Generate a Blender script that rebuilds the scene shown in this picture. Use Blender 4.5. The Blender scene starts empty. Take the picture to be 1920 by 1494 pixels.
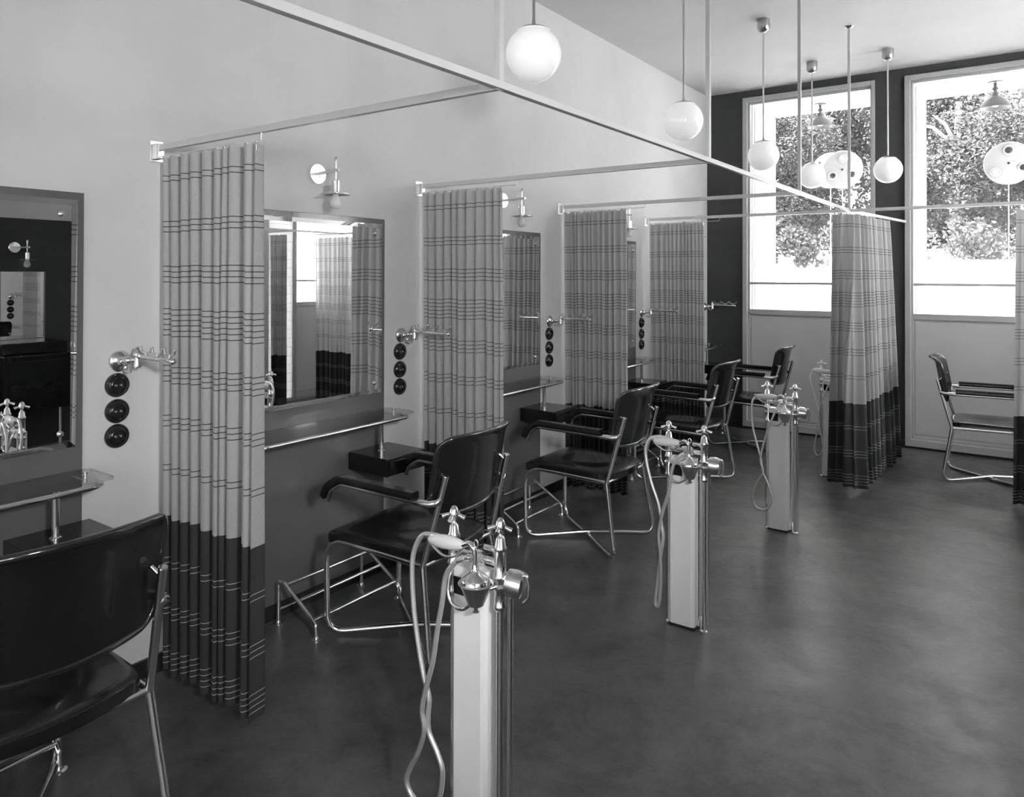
import bpy, bmesh, math, random
from mathutils import Vector, Matrix
random.seed(7)
PI = math.pi
SC = bpy.context.scene
COL = SC.collection

# ------------------------------------------------------------------ camera, world, lights, exposure
cam_d = bpy.data.cameras.new('camera'); cam = bpy.data.objects.new('camera', cam_d); COL.objects.link(cam)
CAMX, F_PX, YAW, HZ, ROLL, PIT = 2.8783, 1370.66, .6186, 504.09, .0024, .0083
cam_d.sensor_fit = 'HORIZONTAL'; cam_d.sensor_width = 36
cam_d.lens = F_PX / 1920 * 36
cam_d.shift_y = -(747 - HZ) / 1920
cam_d.clip_start = .02; cam_d.clip_end = 200
_f = Vector((-math.sin(YAW) * math.cos(PIT), math.cos(YAW) * math.cos(PIT), math.sin(PIT)))
_r = Vector((math.cos(YAW), math.sin(YAW), 0)); _u = _r.cross(_f)
_m = Matrix((_r, _u, -_f)).transposed().to_4x4()
cam.matrix_world = Matrix.Translation((CAMX, 0, 1.6)) @ _m @ Matrix.Rotation(ROLL, 4, 'Z')
SC.camera = cam

W = bpy.data.worlds.new('world'); SC.world = W; W.use_nodes = True
bg = W.node_tree.nodes['Background']; bg.inputs[0].default_value = (.93, .93, .93, 1); bg.inputs[1].default_value = 13.0

SC.view_settings.view_transform = 'Standard'; SC.view_settings.look = 'None'
SC.view_settings.gamma = 1; SC.view_settings.use_curve_mapping = False
SC.view_settings.exposure = -0.1

def sun():
    d = bpy.data.lights.new('sun', 'SUN'); d.energy = 230; d.angle = .01
    o = bpy.data.objects.new('sun', d); COL.objects.link(o)
    o.rotation_euler = Vector((-1.25, .75, 1.9)).to_track_quat('Z', 'Y').to_euler()
sun()

def area(name, loc, aim, sx, sy, e, portal=False, shape='RECTANGLE'):
    d = bpy.data.lights.new(name, 'AREA'); d.shape = shape; d.size = sx; d.size_y = sy; d.energy = e
    o = bpy.data.objects.new(name, d); COL.objects.link(o); o.location = loc
    o.rotation_euler = (Vector(loc) - Vector(aim)).to_track_quat('Z', 'Y').to_euler()
    if portal: d.cycles.is_portal = True
    return o
def studio_or_fill_lamp(loc, aim, e, cone, blend):
    d = bpy.data.lights.new('studio_or_fill_lamp', 'SPOT'); d.energy = e; d.spot_size = cone; d.spot_blend = blend; d.shadow_soft_size = .14
    o = bpy.data.objects.new('studio_or_fill_lamp', d); COL.objects.link(o); o.location = loc
    o.rotation_euler = (Vector(loc) - Vector(aim)).to_track_quat('Z', 'Y').to_euler()
studio_or_fill_lamp((3.75, .25, 2.02), (0, 2.75, 1.5), 270, math.radians(72), .8)
studio_or_fill_lamp((3.3, -.35, 2.3), (2.3, -2.5, 1.3), 680, math.radians(110), .6)  # added fill lamp aimed at the back wall, bounces soft light forward
for (lx, ly, lz, ax, ay, w, h) in ((1.03, 7.86, 2.3, 1.03, 0, 1.15, 2.2), (2.55, 7.86, 2.3, 2.55, 0, 1.15, 2.2), (4.0, 7.86, 2.3, 4.0, 0, 1.0, 2.2),
                                   (4.98, 6.62, 2.3, 0, 6.62, 1.3, 2.2), (4.98, 4.95, 2.75, 0, 4.95, 1.0, 1.2),
                                   (4.98, 5.7, 1.8, 0, 5.7, .5, 3.), (4.98, -1.3, 1.8, 0, -1.3, .9, 1.2)):
    area('daylight_portal', (lx, ly, lz), (ax, ay, lz), w, h, 1, True)

# ------------------------------------------------------------------ materials
MATS = {}
def mat(name, v, rough=.5, metal=0., coat=0., spec=.5, noise=None, bump=None, emis=0., trans=0., stretch=None):
    if name in MATS: return MATS[name]
    m = bpy.data.materials.new(name); m.use_nodes = True; nt = m.node_tree; b = nt.nodes['Principled BSDF']
    b.inputs['Base Color'].default_value = (v, v, v, 1); b.inputs['Roughness'].default_value = rough
    b.inputs['Metallic'].default_value = metal; b.inputs['Coat Weight'].default_value = coat
    b.inputs['Coat Roughness'].default_value = .06; b.inputs['Specular IOR Level'].default_value = spec
    if trans: b.inputs['Transmission Weight'].default_value = trans
    if emis:
        b.inputs['Emission Color'].default_value = (1, 1, 1, 1); b.inputs['Emission Strength'].default_value = emis
    tc = nt.nodes.new('ShaderNodeTexCoord')
    if noise:                      # (scale, lo, hi)  albedo variation
        n = nt.nodes.new('ShaderNodeTexNoise'); n.inputs['Scale'].default_value = noise[0]; n.inputs['Detail'].default_value = 8
        n.inputs['Roughness'].default_value = .62
        mp = nt.nodes.new('ShaderNodeMapping')
        if stretch: mp.inputs['Scale'].default_value = stretch
        nt.links.new(tc.outputs['Object'], mp.inputs['Vector']); nt.links.new(mp.outputs[0], n.inputs['Vector'])
        r = nt.nodes.new('ShaderNodeValToRGB'); r.color_ramp.elements[0].position = .32; r.color_ramp.elements[1].position = .68
        lo, hi = noise[1], noise[2]
        r.color_ramp.elements[0].color = (lo, lo, lo, 1); r.color_ramp.elements[1].color = (hi, hi, hi, 1)
        nt.links.new(n.outputs[0], r.inputs[0]); nt.links.new(r.outputs[0], b.inputs['Base Color'])
    if bump:                       # (scale, strength)
        n2 = nt.nodes.new('ShaderNodeTexNoise'); n2.inputs['Scale'].default_value = bump[0]; n2.inputs['Detail'].default_value = 5
        nt.links.new(tc.outputs['Object'], n2.inputs['Vector'])
        bp = nt.nodes.new('ShaderNodeBump'); bp.inputs['Strength'].default_value = bump[1]; bp.inputs['Distance'].default_value = .002
        nt.links.new(n2.outputs[0], bp.inputs['Height']); nt.links.new(bp.outputs[0], b.inputs['Normal'])
    MATS[name] = m; return m

M_WALL = mat('light_wall_paint', .62, .75, noise=(1.3, .585, .65), bump=(60, .15))
M_CEIL = mat('ceiling_paint', .64, .8, noise=(1.0, .60, .67), bump=(50, .15))
M_DARKWALL = mat('dark_wall_paint', .035, .55, spec=.3, noise=(2.0, .031, .040), bump=(80, .15))
M_PANEL = mat('dark_wall_panel', .115, .34, coat=.25, noise=(1.8, .103, .127), bump=(90, .08))
M_BASE = mat('black_baseboard', .015, .4)
M_FRAME = mat('window_frame_paint', .43, .4, noise=(3, .41, .45))
M_DOORP = mat('lower_panel_paint', .52, .38, noise=(2, .49, .55))
M_CHROME = mat('chrome', .9, .16, metal=1.)
M_NICKEL = mat('worn_chrome', .80, .2, metal=1., bump=(40, .1))
M_HOSE = mat('ribbed_metal_hose', .85, .38, metal=.8)
M_CANOPY = mat('brushed_nickel', .42, .3, metal=1.)
M_RAIL = mat('satin_nickel_rail', .72, .32, metal=.55)
M_MIRROR = mat('mirror_silver', .88, .004, metal=1.)
M_LACQ = mat('black_lacquer', .011, .2, coat=.22, spec=.35, noise=(6, .009, .014), bump=(14, .12))
M_RIM = mat('polished_black_rim', .014, .12, coat=1.)
M_BLACK = mat('black_bakelite', .012, .16, coat=.4)
M_PORC = mat('white_porcelain', .72, .12, coat=.3)
M_ENAMEL = mat('white_enamel', .9, .2, coat=.3, noise=(3, .88, .92))
M_WHITE = mat('white_exterior', .78, .7)
M_TILE = mat('white_blind_slats', .8, .5, trans=.0)
M_BULB = mat('opal_bulb_glass', .72, .25)
M_GLOBE = mat('opal_globe_glass', .8, .12, coat=.4, emis=.42)
M_LEAF = mat('pale_leaf', .04, .95, spec=0., noise=(1.2, .026, .058))
M_BARK = mat('bark', .22, .9)
M_GROUND = mat('gravel_ground', .7, .9, noise=(2, .62, .76))
M_DISC = mat('pale_disc_glass', .19, .3)
M_SPOT = mat('dark_disc_spot', .012, .3)
M_SHADE = mat('grey_enamel_shade', .09, .4)
M_RING = mat('white_disc_ring', .3, .3)

def make_translucent(m, f):
    nt = m.node_tree; b = nt.nodes['Principled BSDF']; out = [n for n in nt.nodes if n.type == 'OUTPUT_MATERIAL'][0]
    t = nt.nodes.new('ShaderNodeBsdfTranslucent'); t.inputs[0].default_value = b.inputs['Base Color'].default_value
    mx = nt.nodes.new('ShaderNodeMixShader'); mx.inputs[0].default_value = f
    nt.links.new(b.outputs[0], mx.inputs[1]); nt.links.new(t.outputs[0], mx.inputs[2]); nt.links.new(mx.outputs[0], out.inputs[0])
make_translucent(M_TILE, .3); make_translucent(M_LEAF, .5)
def glass_mat(name, rough=0., tint=1., refl=1.):
    m = bpy.data.materials.new(name); m.use_nodes = True; nt = m.node_tree
    for n in list(nt.nodes): nt.nodes.remove(n)
    out = nt.nodes.new('ShaderNodeOutputMaterial'); mx = nt.nodes.new('ShaderNodeMixShader')
    t = nt.nodes.new('ShaderNodeBsdfTransparent'); t.inputs[0].default_value = (tint, tint, tint, 1)
    g = nt.nodes.new('ShaderNodeBsdfGlossy'); g.inputs['Roughness'].default_value = rough; g.inputs[0].default_value = (.9, .9, .9, 1)
    fr = nt.nodes.new('ShaderNodeFresnel'); fr.inputs[0].default_value = 1.45
    mu = nt.nodes.new('ShaderNodeMath'); mu.operation = 'MULTIPLY'; mu.inputs[1].default_value = refl
    nt.links.new(fr.outputs[0], mu.inputs[0]); nt.links.new(mu.outputs[0], mx.inputs[0])
    nt.links.new(t.outputs[0], mx.inputs[1]); nt.links.new(g.outputs[0], mx.inputs[2]); nt.links.new(mx.outputs[0], out.inputs[0])
    return m
M_PANE = glass_mat('window_glass', .0, .97, .8)
M_SHELFGLASS = glass_mat('shelf_glass', .02, .95, .5)

def floor_mat():
    m = bpy.data.materials.new('polished_dark_linoleum'); m.use_nodes = True; nt = m.node_tree; b = nt.nodes['Principled BSDF']
    tc = nt.nodes.new('ShaderNodeTexCoord')
    def noise(sc, det, ro, dist=0., stretch=None):
        n = nt.nodes.new('ShaderNodeTexNoise'); n.inputs['Scale'].default_value = sc; n.inputs['Detail'].default_value = det
        n.inputs['Roughness'].default_value = ro; n.inputs['Distortion'].default_value = dist
        if stretch:
            mp = nt.nodes.new('ShaderNodeMapping'); mp.inputs['Scale'].default_value = stretch
            nt.links.new(tc.outputs['Object'], mp.inputs[0]); nt.links.new(mp.outputs[0], n.inputs['Vector'])
        else: nt.links.new(tc.outputs['Object'], n.inputs['Vector'])
        return n
    def ramp(n, p0, c0, p1, c1):
        r = nt.nodes.new('ShaderNodeValToRGB'); e = r.color_ramp.elements
        e[0].position = p0; e[1].position = p1; e[0].color = (c0, c0, c0, 1); e[1].color = (c1, c1, c1, 1)
        nt.links.new(n.outputs[0], r.inputs[0]); return r
    n1 = noise(3.0, 14, .78, .3); r1 = ramp(n1, .36, .040, .66, .135)
    nt.links.new(r1.outputs[0], b.inputs['Base Color'])
    n2 = noise(3.5, 12, .75, .4); r2 = ramp(n2, .3, .27, .75, .46)
    nt.links.new(r2.outputs[0], b.inputs['Roughness'])
    b.inputs['Specular IOR Level'].default_value = .6
    n3 = noise(9, 4, .5); bp = nt.nodes.new('ShaderNodeBump'); bp.inputs['Strength'].default_value = .25; bp.inputs['Distance'].default_value = .003
    nt.links.new(n3.outputs[0], bp.inputs['Height']); nt.links.new(bp.outputs[0], b.inputs['Normal'])
    return m
M_FLOOR = floor_mat()

def cloth_mat():
    """striped weave: groups of thin horizontal lines at set heights (UV v in metres), faint warp lines along UV u"""
    m = bpy.data.materials.new('striped_curtain_cloth'); m.use_nodes = True; nt = m.node_tree
    for n in list(nt.nodes): nt.nodes.remove(n)
    N = nt.nodes.new; Lk = nt.links.new
    def math_(op, a, b=None, c=None):
        n = N('ShaderNodeMath'); n.operation = op
        for i, x in enumerate((a, b, c)):
            if x is None: continue
            if hasattr(x, 'is_output') or isinstance(x, bpy.types.NodeSocket): Lk(x, n.inputs[i])
            else: n.inputs[i].default_value = x
        return n.outputs[0]
    uv = N('ShaderNodeUVMap'); uv.uv_map = 'cloth'
    sp = N('ShaderNodeSeparateXYZ'); Lk(uv.outputs[0], sp.inputs[0]); u, v = sp.outputs[0], sp.outputs[1]
    p = .0208
    def groups(gs, w):
        acc = None
        for c, n in gs:
            for i in range(n):
                z = c + (i - (n - 1) / 2) * p
                k = math_('COMPARE', v, z, w)
                acc = k if acc is None else math_('ADD', acc, k)
        return acc
    dark = groups([(1.98, 2), (1.788, 3), (1.60, 4), (1.411, 6), (1.208, 4), (1.022, 3), (.838, 2)], .0017)
    pale = groups([(.476, 2), (.290, 3), (.110, 4)], .0013)
    hem = math_('LESS_THAN', v, .649)
    # warp lines
    fu = math_('FRACT', math_('DIVIDE', u, .115))
    w1 = math_('LESS_THAN', math_('ABSOLUTE', math_('SUBTRACT', fu, .5)), .012)
    nz = N('ShaderNodeTexNoise'); nz.inputs['Scale'].default_value = 60; nz.inputs['Detail'].default_value = 4
    mp = N('ShaderNodeMapping'); mp.inputs['Scale'].default_value = (4, 1, 1); Lk(uv.outputs[0], mp.inputs[0]); Lk(mp.outputs[0], nz.inputs['Vector'])
    base = math_('ADD', .49, math_('MULTIPLY', nz.outputs[0], .10))
    base = math_('SUBTRACT', base, math_('MULTIPLY', w1, .13))
    def mixv(a, b, f): return math_('ADD', math_('MULTIPLY', a, math_('SUBTRACT', 1., f)), math_('MULTIPLY', b, f))
    c1 = mixv(base, .075, math_('MINIMUM', dark, 1.))
    c2 = mixv(.045, .42, math_('MINIMUM', pale, 1.))
    c = mixv(c1, c2, hem)
    cc = N('ShaderNodeCombineColor')
    for i in range(3): Lk(c, cc.inputs[i])
    d = N('ShaderNodeBsdfPrincipled'); d.inputs['Roughness'].default_value = .9; d.inputs['Specular IOR Level'].default_value = .15; Lk(cc.outputs[0], d.inputs['Base Color'])
    t = N('ShaderNodeBsdfTranslucent'); Lk(cc.outputs[0], t.inputs[0])
    tf = math_('MULTIPLY', math_('SUBTRACT', 1., hem), .36)
    tf = math_('ADD', tf, .04)
    mx = N('ShaderNodeMixShader'); Lk(tf, mx.inputs[0]); Lk(d.outputs[0], mx.inputs[1]); Lk(t.outputs[0], mx.inputs[2])
    out = N('ShaderNodeOutputMaterial'); Lk(mx.outputs[0], out.inputs[0])
    return m
M_CLOTH = cloth_mat()

# ------------------------------------------------------------------ mesh helpers
class MB:
    def __init__(s): s.v = []; s.f = []; s.sm = []
    def add(s, vs, fs, smooth=True):
        o = len(s.v); s.v += [tuple(x) for x in vs]; s.f += [tuple(i + o for i in f) for f in fs]; s.sm += [smooth] * len(fs); return s
    def box(s, x0, x1, y0, y1, z0, z1, b=0.):
        x0, x1 = min(x0, x1), max(x0, x1); y0, y1 = min(y0, y1), max(y0, y1); z0, z1 = min(z0, z1), max(z0, z1)
        if b <= 0:
            vs = [(x, y, z) for x in (x0, x1) for y in (y0, y1) for z in (z0, z1)]
            s.add(vs, [(0, 1, 3, 2), (4, 6, 7, 5), (0, 4, 5, 1), (2, 3, 7, 6), (0, 2, 6, 4), (1, 5, 7, 3)], False); return s
        bm = bmesh.new(); bmesh.ops.create_cube(bm, size=1)
        for v in bm.verts: v.co = Vector(((x0 + x1) / 2 + v.co.x * (x1 - x0), (y0 + y1) / 2 + v.co.y * (y1 - y0), (z0 + z1) / 2 + v.co.z * (z1 - z0)))
        bmesh.ops.bevel(bm, geom=bm.edges[:], offset=b, segments=2, affect='EDGES', profile=.5)
        bm.verts.index_update(); s.add([v.co for v in bm.verts], [[v.index for v in f.verts] for f in bm.faces], False); bm.free(); return s
    def tube(s, pts, r, seg=12, cap=True, closed=False):
        P = [Vector(p) for p in pts]; n = len(P)
        R = r if isinstance(r, (list, tuple)) else [r] * n
        T = []
        for i in range(n):
            a = P[(i - 1) % n] if (closed or i > 0) else P[i]; b = P[(i + 1) % n] if (closed or i < n - 1) else P[i]
            T.append((b - a).normalized())
        up = Vector((0, 0, 1)) if abs(T[0].z) < .9 else Vector((1, 0, 0))
        nrm = (up - T[0] * up.dot(T[0])).normalized(); vs = []
        for i in range(n):
            if i: nrm = (nrm - T[i] * nrm.dot(T[i])).normalized()
            bi = T[i].cross(nrm)
            for k in range(seg):
                a = 2 * PI * k / seg; vs.append(P[i] + (nrm * math.cos(a) + bi * math.sin(a)) * R[i])
        fs = []
        for i in range(n if closed else n - 1):
            j = (i + 1) % n
            for k in range(seg): fs.append((i * seg + k, i * seg + (k + 1) % seg, j * seg + (k + 1) % seg, j * seg + k))
        s.add(vs, fs, True)
        if cap and not closed:
            s.add([vs[k] for k in range(seg)], [tuple(range(seg))[::-1]], False); s.add([vs[(n - 1) * seg + k] for k in range(seg)], [tuple(range(seg))], False)
        return s
    def lathe(s, prof, c=(0, 0, 0), axis='z', seg=24, d=None):
        """prof: list of (radius, height) along the axis; d: free axis direction"""
        ax = Vector(d).normalized() if d else Vector({'x': (1, 0, 0), 'y': (0, 1, 0), 'z': (0, 0, 1)}[axis])
        a = Vector((0, 0, 1)) if abs(ax.z) < .9 else Vector((1, 0, 0)); e1 = (a - ax * a.dot(ax)).normalized(); e2 = ax.cross(e1)
        C = Vector(c); vs = []; fs = []; n = len(prof)
        for (r, h) in prof:
            for k in range(seg):
                t = 2 * PI * k / seg; vs.append(C + ax * h + (e1 * math.cos(t) + e2 * math.sin(t)) * max(r, 1e-5))
        for i in range(n - 1):
            for k in range(seg): fs.append((i * seg + k, i * seg + (k + 1) % seg, (i + 1) * seg + (k + 1) % seg, (i + 1) * seg + k))
        s.add(vs, fs, True)
        s.add([vs[k] for k in range(seg)], [tuple(range(seg))[::-1]], False); s.add([vs[(n - 1) * seg + k] for k in range(seg)], [tuple(range(seg))], False)
        return s
    def ball(s, c, r, seg=20, sc=(1, 1, 1)):
        n = seg // 2; vs = []; fs = []
        for i in range(n + 1):
            th = PI * i / n
            for k in range(seg):
                a = 2 * PI * k / seg; vs.append((c[0] + r * sc[0] * math.sin(th) * math.cos(a), c[1] + r * sc[1] * math.sin(th) * math.sin(a), c[2] + r * sc[2] * math.cos(th)))
        for i in range(n):
            for k in range(seg): fs.append((i * seg + k, (i + 1) * seg + k, (i + 1) * seg + (k + 1) % seg, i * seg + (k + 1) % seg))
        return s.add(vs, fs, True)
    def build(s, name, m, parent=None, loc=None, clean=True):
        me = bpy.data.meshes.new(name); me.from_pydata(s.v, [], s.f); me.update()
        me.polygons.foreach_set('use_smooth', s.sm)
        if clean:
            bm = bmesh.new(); bm.from_mesh(me)
            bmesh.ops.remove_doubles(bm, verts=bm.verts, dist=1e-5)
            bmesh.ops.recalc_face_normals(bm, faces=bm.faces); 
            for e in bm.edges:
                if len(e.link_faces) == 2 and e.calc_face_angle(0) > .7: e.smooth = False
            bm.to_mesh(me); bm.free()
        me.materials.append(m); o = bpy.data.objects.new(name, me); COL.objects.link(o)
        if parent: o.parent = parent
        if loc: o.location = loc
        return o

def fil(pts, rad, n=6):
    """polyline with rounded corners"""
    P = [Vector(p) for p in pts]; out = [P[0]]
    for i in range(1, len(P) - 1):
        r = rad[i - 1] if isinstance(rad, (list, tuple)) else rad
        a = (P[i - 1] - P[i]); b = (P[i + 1] - P[i]); la, lb = a.length, b.length; a.normalize(); b.normalize()
        ang = a.angle(b)
        t = min(r / max(math.tan(ang / 2), .05), la * .48, lb * .48)
        A = P[i] + a * t; B = P[i] + b * t
        for k in range(n + 1):
            q = k / n; out.append(A * (1 - q) ** 2 + P[i] * 2 * q * (1 - q) + B * q * q)
    out.append(P[-1]); return out
def smooth(pts, n=6):
    """Catmull-Rom through points"""
    P = [Vector(p) for p in pts]; P = [P[0] * 2 - P[1]] + P + [P[-1] * 2 - P[-2]]; out = []
    for i in range(1, len(P) - 2):
        for k in range(n):
            t = k / n; a, b, c, d = P[i - 1:i + 3]
            out.append(.5 * ((2 * b) + (c - a) * t + (2 * a - 5 * b + 4 * c - d) * t * t + (3 * b - a - 3 * c + d) * t ** 3))
    out.append(P[-2]); return out

def tag(o, label=None, cat=None, group=None, kind=None):
    if label: o['label'] = label
    if cat: o['category'] = cat
    if group: o['group'] = group
    if kind: o['kind'] = kind
    return o
def thing(name, label, cat, loc=(0, 0, 0), rz=0, group=None):
    o = bpy.data.objects.new(name, None); o.empty_display_size = .1; COL.objects.link(o); o.location = loc; o.rotation_euler.z = rz
    return tag(o, label, cat, group)
def struct(name, mb, m, parent=None, label=None):
    o = mb.build(name, m, parent)
    if not parent: o['kind'] = 'structure'
    if label: o['label'] = label
    return o
def dup(root, loc, rz=None, label=None, group=None):
    def rec(o, par):
        c = o.copy(); COL.objects.link(c); c.parent = par
        for ch in list(o.children): rec(ch, c)
        return c
    kids = list(root.children); r = root.copy(); COL.objects.link(r); r.location = loc
    if rz is not None: r.rotation_euler.z = rz
    for k in kids: rec(k, r)
    if label: r['label'] = label
    if group: r['group'] = group
    return r

# ------------------------------------------------------------------ room shell
XR, YB, YW, ZC = 4.80, -2.50, 7.70, 3.547
TH = .16
Y0, DB = 1.566, 1.546
BAY = [Y0 + (i - 1) * DB for i in range(5)]                    # start of bays 0..4
RAILX, RAILZ = 1.72, 2.106
JY = [Y0, Y0 + DB, Y0 + 2 * DB, 6.147]

struct('floor', MB().box(-.3, XR + .3, YB - .3, YW + .14, -.15, 0), M_FLOOR)
struct('ceiling', MB().box(-.3, XR + .3, YB - .3, YW + 1.0, ZC, ZC + .2), M_CEIL)
struct('wall_left', MB().box(-.3, 0, YB - .3, YW + .3, -.15, ZC + .1), M_WALL)
# far wall with three openings; thick piers stand outside between the window recesses
WIN = [(.457, 1.612), (1.975, 3.13), (3.47, 4.50)]
SILL, HEAD, TRANS = 1.248, 3.40, 1.52
def slab(mb, lo, hi, axis_y, y0, y1, openings, zlo, zhi):
    """wall slab running along x (axis_y False -> along y) with rectangular openings (a, b, z0, z1)"""
    def bx(a, b, z0, z1):
        if axis_y: mb.box(y0, y1, a, b, z0, z1)
        else: mb.box(a, b, y0, y1, z0, z1)
    cur = lo
    for (a, b, z0, z1) in sorted(openings):
        bx(cur, a, zlo, zhi)
        if z0 > zlo: bx(a, b, zlo, z0)
        if z1 < zhi: bx(a, b, z1, zhi)
        cur = b
    bx(cur, hi, zlo, zhi); return mb
mb = MB(); slab(mb, 0, XR, False, YW, YW + .12, [(a - .067, b + .045, .02, 3.47) for a, b in WIN], -.15, ZC); struct('wall_far', mb, M_DARKWALL)
mb = MB()
slab(mb, 0, XR + .16, False, YW + .12, 8.62, [(a, b, SILL - .05, HEAD + .02) for a, b in WIN], -.15, ZC + .3); struct('wall_exterior', mb, M_WHITE, label='white outer wall with deep window recesses')
# ribs on the recess cheeks
for a, b in WIN:
    mb = MB()
    for k in range(18):
        y = 7.86 + k * .043; mb.box(a, a + .016, y, y + .02, SILL, HEAD)
    o = mb.build('trim_ribs', M_WHITE, bpy.data.objects['wall_exterior']); o['kind'] = 'stuff'
# right wall
mb = MB(); slab(mb, YB, YW, True, XR, XR + TH, [(-1.8, -.8, 1.1, 2.5), (4.42, 5.36, 2.2, 3.3), (5.58, 5.93, .05, 3.40), (5.93, 7.3, .02, 3.45)], -.15, ZC); struct('wall_right', mb, M_WALL)  # first opening belongs to the unseen window added for fill
bx0 = MB().box(0, .006, 0, .365, 0, .1065, .002).build('blind_slat', M_TILE, bpy.data.objects['wall_right'], (XR - .002, 5.57, .03)); 
for k in range(1, 31):
    c = bx0.copy(); COL.objects.link(c); c.location = (XR - .002, 5.57, .03 + k * .11)
bt = MB()
for k in range(32): bt.box(XR - .006, XR - .002, 5.57, 5.935, .03 + k * .11 - .0035, .03 + k * .11)
bt = bt.build('slat_cords', M_FRAME, bpy.data.objects['wall_right']); bt['kind'] = 'stuff'
mb = MB(); slab(mb, -.3, XR + .16, False, YB - TH, YB, [], -.15, ZC); struct('wall_back', mb, M_WALL)
for nm, mbx in (('baseboard_left', MB().box(0, .012, YB, YW, 0, .072)), ('baseboard_far', MB().box(0, WIN[0][0] - .07, YW - .012, YW, 0, .07).box(WIN[0][1] + .047, WIN[1][0] - .07, YW - .012, YW, 0, .07).box(WIN[1][1] + .047, WIN[2][0] - .07, YW - .012, YW, 0, .07))):
    struct(nm, mbx, M_BASE)

def window(n, a, b, axis='y', W0=YW, side=1, label=''):
    """tall window with a fixed lower panel. a..b glass range along the wall"""
    def B(mb, p0, p1, d0, d1, z0, z1, bv=0):
        if axis == 'y': return mb.box(p0, p1, W0 + d0, W0 + d1, z0, z1, bv)
        return mb.box(W0 + d0, W0 + d1, p0, p1, z0, z1, bv)
    f = MB(); A, Bz = a - .067, b + .045
    B(f, A, a - .02, -.02, .10, .02, 3.47, .004); B(f, b + .012, Bz, -.02, .10, .02, 3.47, .004)
    B(f, a - .02, b + .012, -.02, .10, HEAD + .025, 3.47, .004); B(f, a - .02, b + .012, -.02, .10, .02, .085, .004)
    o = struct('window_%d' % n, f, M_FRAME); o['label'] = label
    s = MB()
    B(s, a - .02, a, .02, .075, .085, HEAD + .025, .003); B(s, b, b + .012, .02, .075, .085, HEAD + .025, .003)
    B(s, a, b, .02, .075, HEAD, HEAD + .025, .003); B(s, a, b, .015, .075, SILL - .055, SILL, .004); B(s, a, b, .02, .075, .085, .11, .003)
    s.build('sash', M_FRAME, o)
    t = MB(); B(t, a, b, .025, .07, TRANS - .012, TRANS + .012, .003); t.build('glazing_bar', M_FRAME, o)
    p = MB(); B(p, a, b, .035, .065, .11, SILL - .055); p.build('lower_panel', M_DOORP, o)
    q = MB(); B(q, a + .012, b - .012, .028, .036, .128, SILL - .075, .003); q.build('panel_field', M_DOORP, o)
    for (z0, z1) in ((SILL, TRANS - .012), (TRANS + .012, HEAD)):
        g = MB(); B(g, a, b, .045, .049, z0, z1); g.build('pane', M_PANE, o)
    return o
window(1, *WIN[0], label='tall left window of the far wall with a grey panel below')
window(2, *WIN[1], label='tall right window of the far wall with a grey panel below')
window(3, *WIN[2], label='tall window of the far wall behind the right curtain')
window(4, 6.005, 7.25, axis='x', W0=XR, label='tall window with a grey panel in the right wall')
for n, (p0, p1, z0, z1, ax, w0) in {5: (4.42, 5.36, 2.2, 3.3, 'x', XR), 6: (-1.8, -.8, 1.1, 2.5, 'x', XR)}.items():  # second entry: unseen window added behind the camera for fill and chrome reflections
    f = MB()
    def B(p, q, zz0, zz1):
        if ax == 'x': f.box(w0 + .03, w0 + .1, p, q, zz0, zz1)
        else: f.box(p, q, w0 + .03, w0 + .1, zz0, zz1)
    B(p0, p0 + .05, z0, z1); B(p1 - .05, p1, z0, z1); B(p0 + .05, p1 - .05, z0, z0 + .05); B(p0 + .05, p1 - .05, z1 - .05, z1); m_ = (p0 + p1) / 2; B(m_ - .02, m_ + .02, z0 + .05, z1 - .05)
    o = struct('window_%d' % n, f, M_FRAME)
    for (q0, q1) in ((p0 + .05, m_ - .02), (m_ + .02, p1 - .05)):
        g = MB()
        if ax == 'x': g.box(w0 + .06, w0 + .064, q0, q1, z0 + .05, z1 - .05)
        else: g.box(q0, q1, w0 + .06, w0 + .064, z0 + .05, z1 - .05)
        g.build('pane', M_PANE, o)

# dark partition on the right side (seen only in the first mirror)
struct('wall_screen', MB().box(XR - .05, XR, .9, 4.15, 0, 2.11), M_DARKWALL, label='dark screen wall opposite, ending below the ceiling')

# ------------------------------------------------------------------ wall bays: panel, mirror, shelf, drawer box, sockets, arm, sconce, foot rail
BN = ['nearest bay at the left edge', 'second bay behind the first curtain', 'third bay from the front', 'fourth bay from the front', 'last bay beside the window wall']
def at(i, dy): return BAY[i] + dy
def make_panel(i):
    o = MB().box(0, .012, at(i, .295), at(i, 1.268), .072, 1.90, .002).build('wall_panel', M_PANEL)
    return tag(o, 'dark grey wall panel behind the mirror, ' + BN[i], 'panel', 'dark wall panels')
for i in range(5): make_panel(i)

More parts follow.
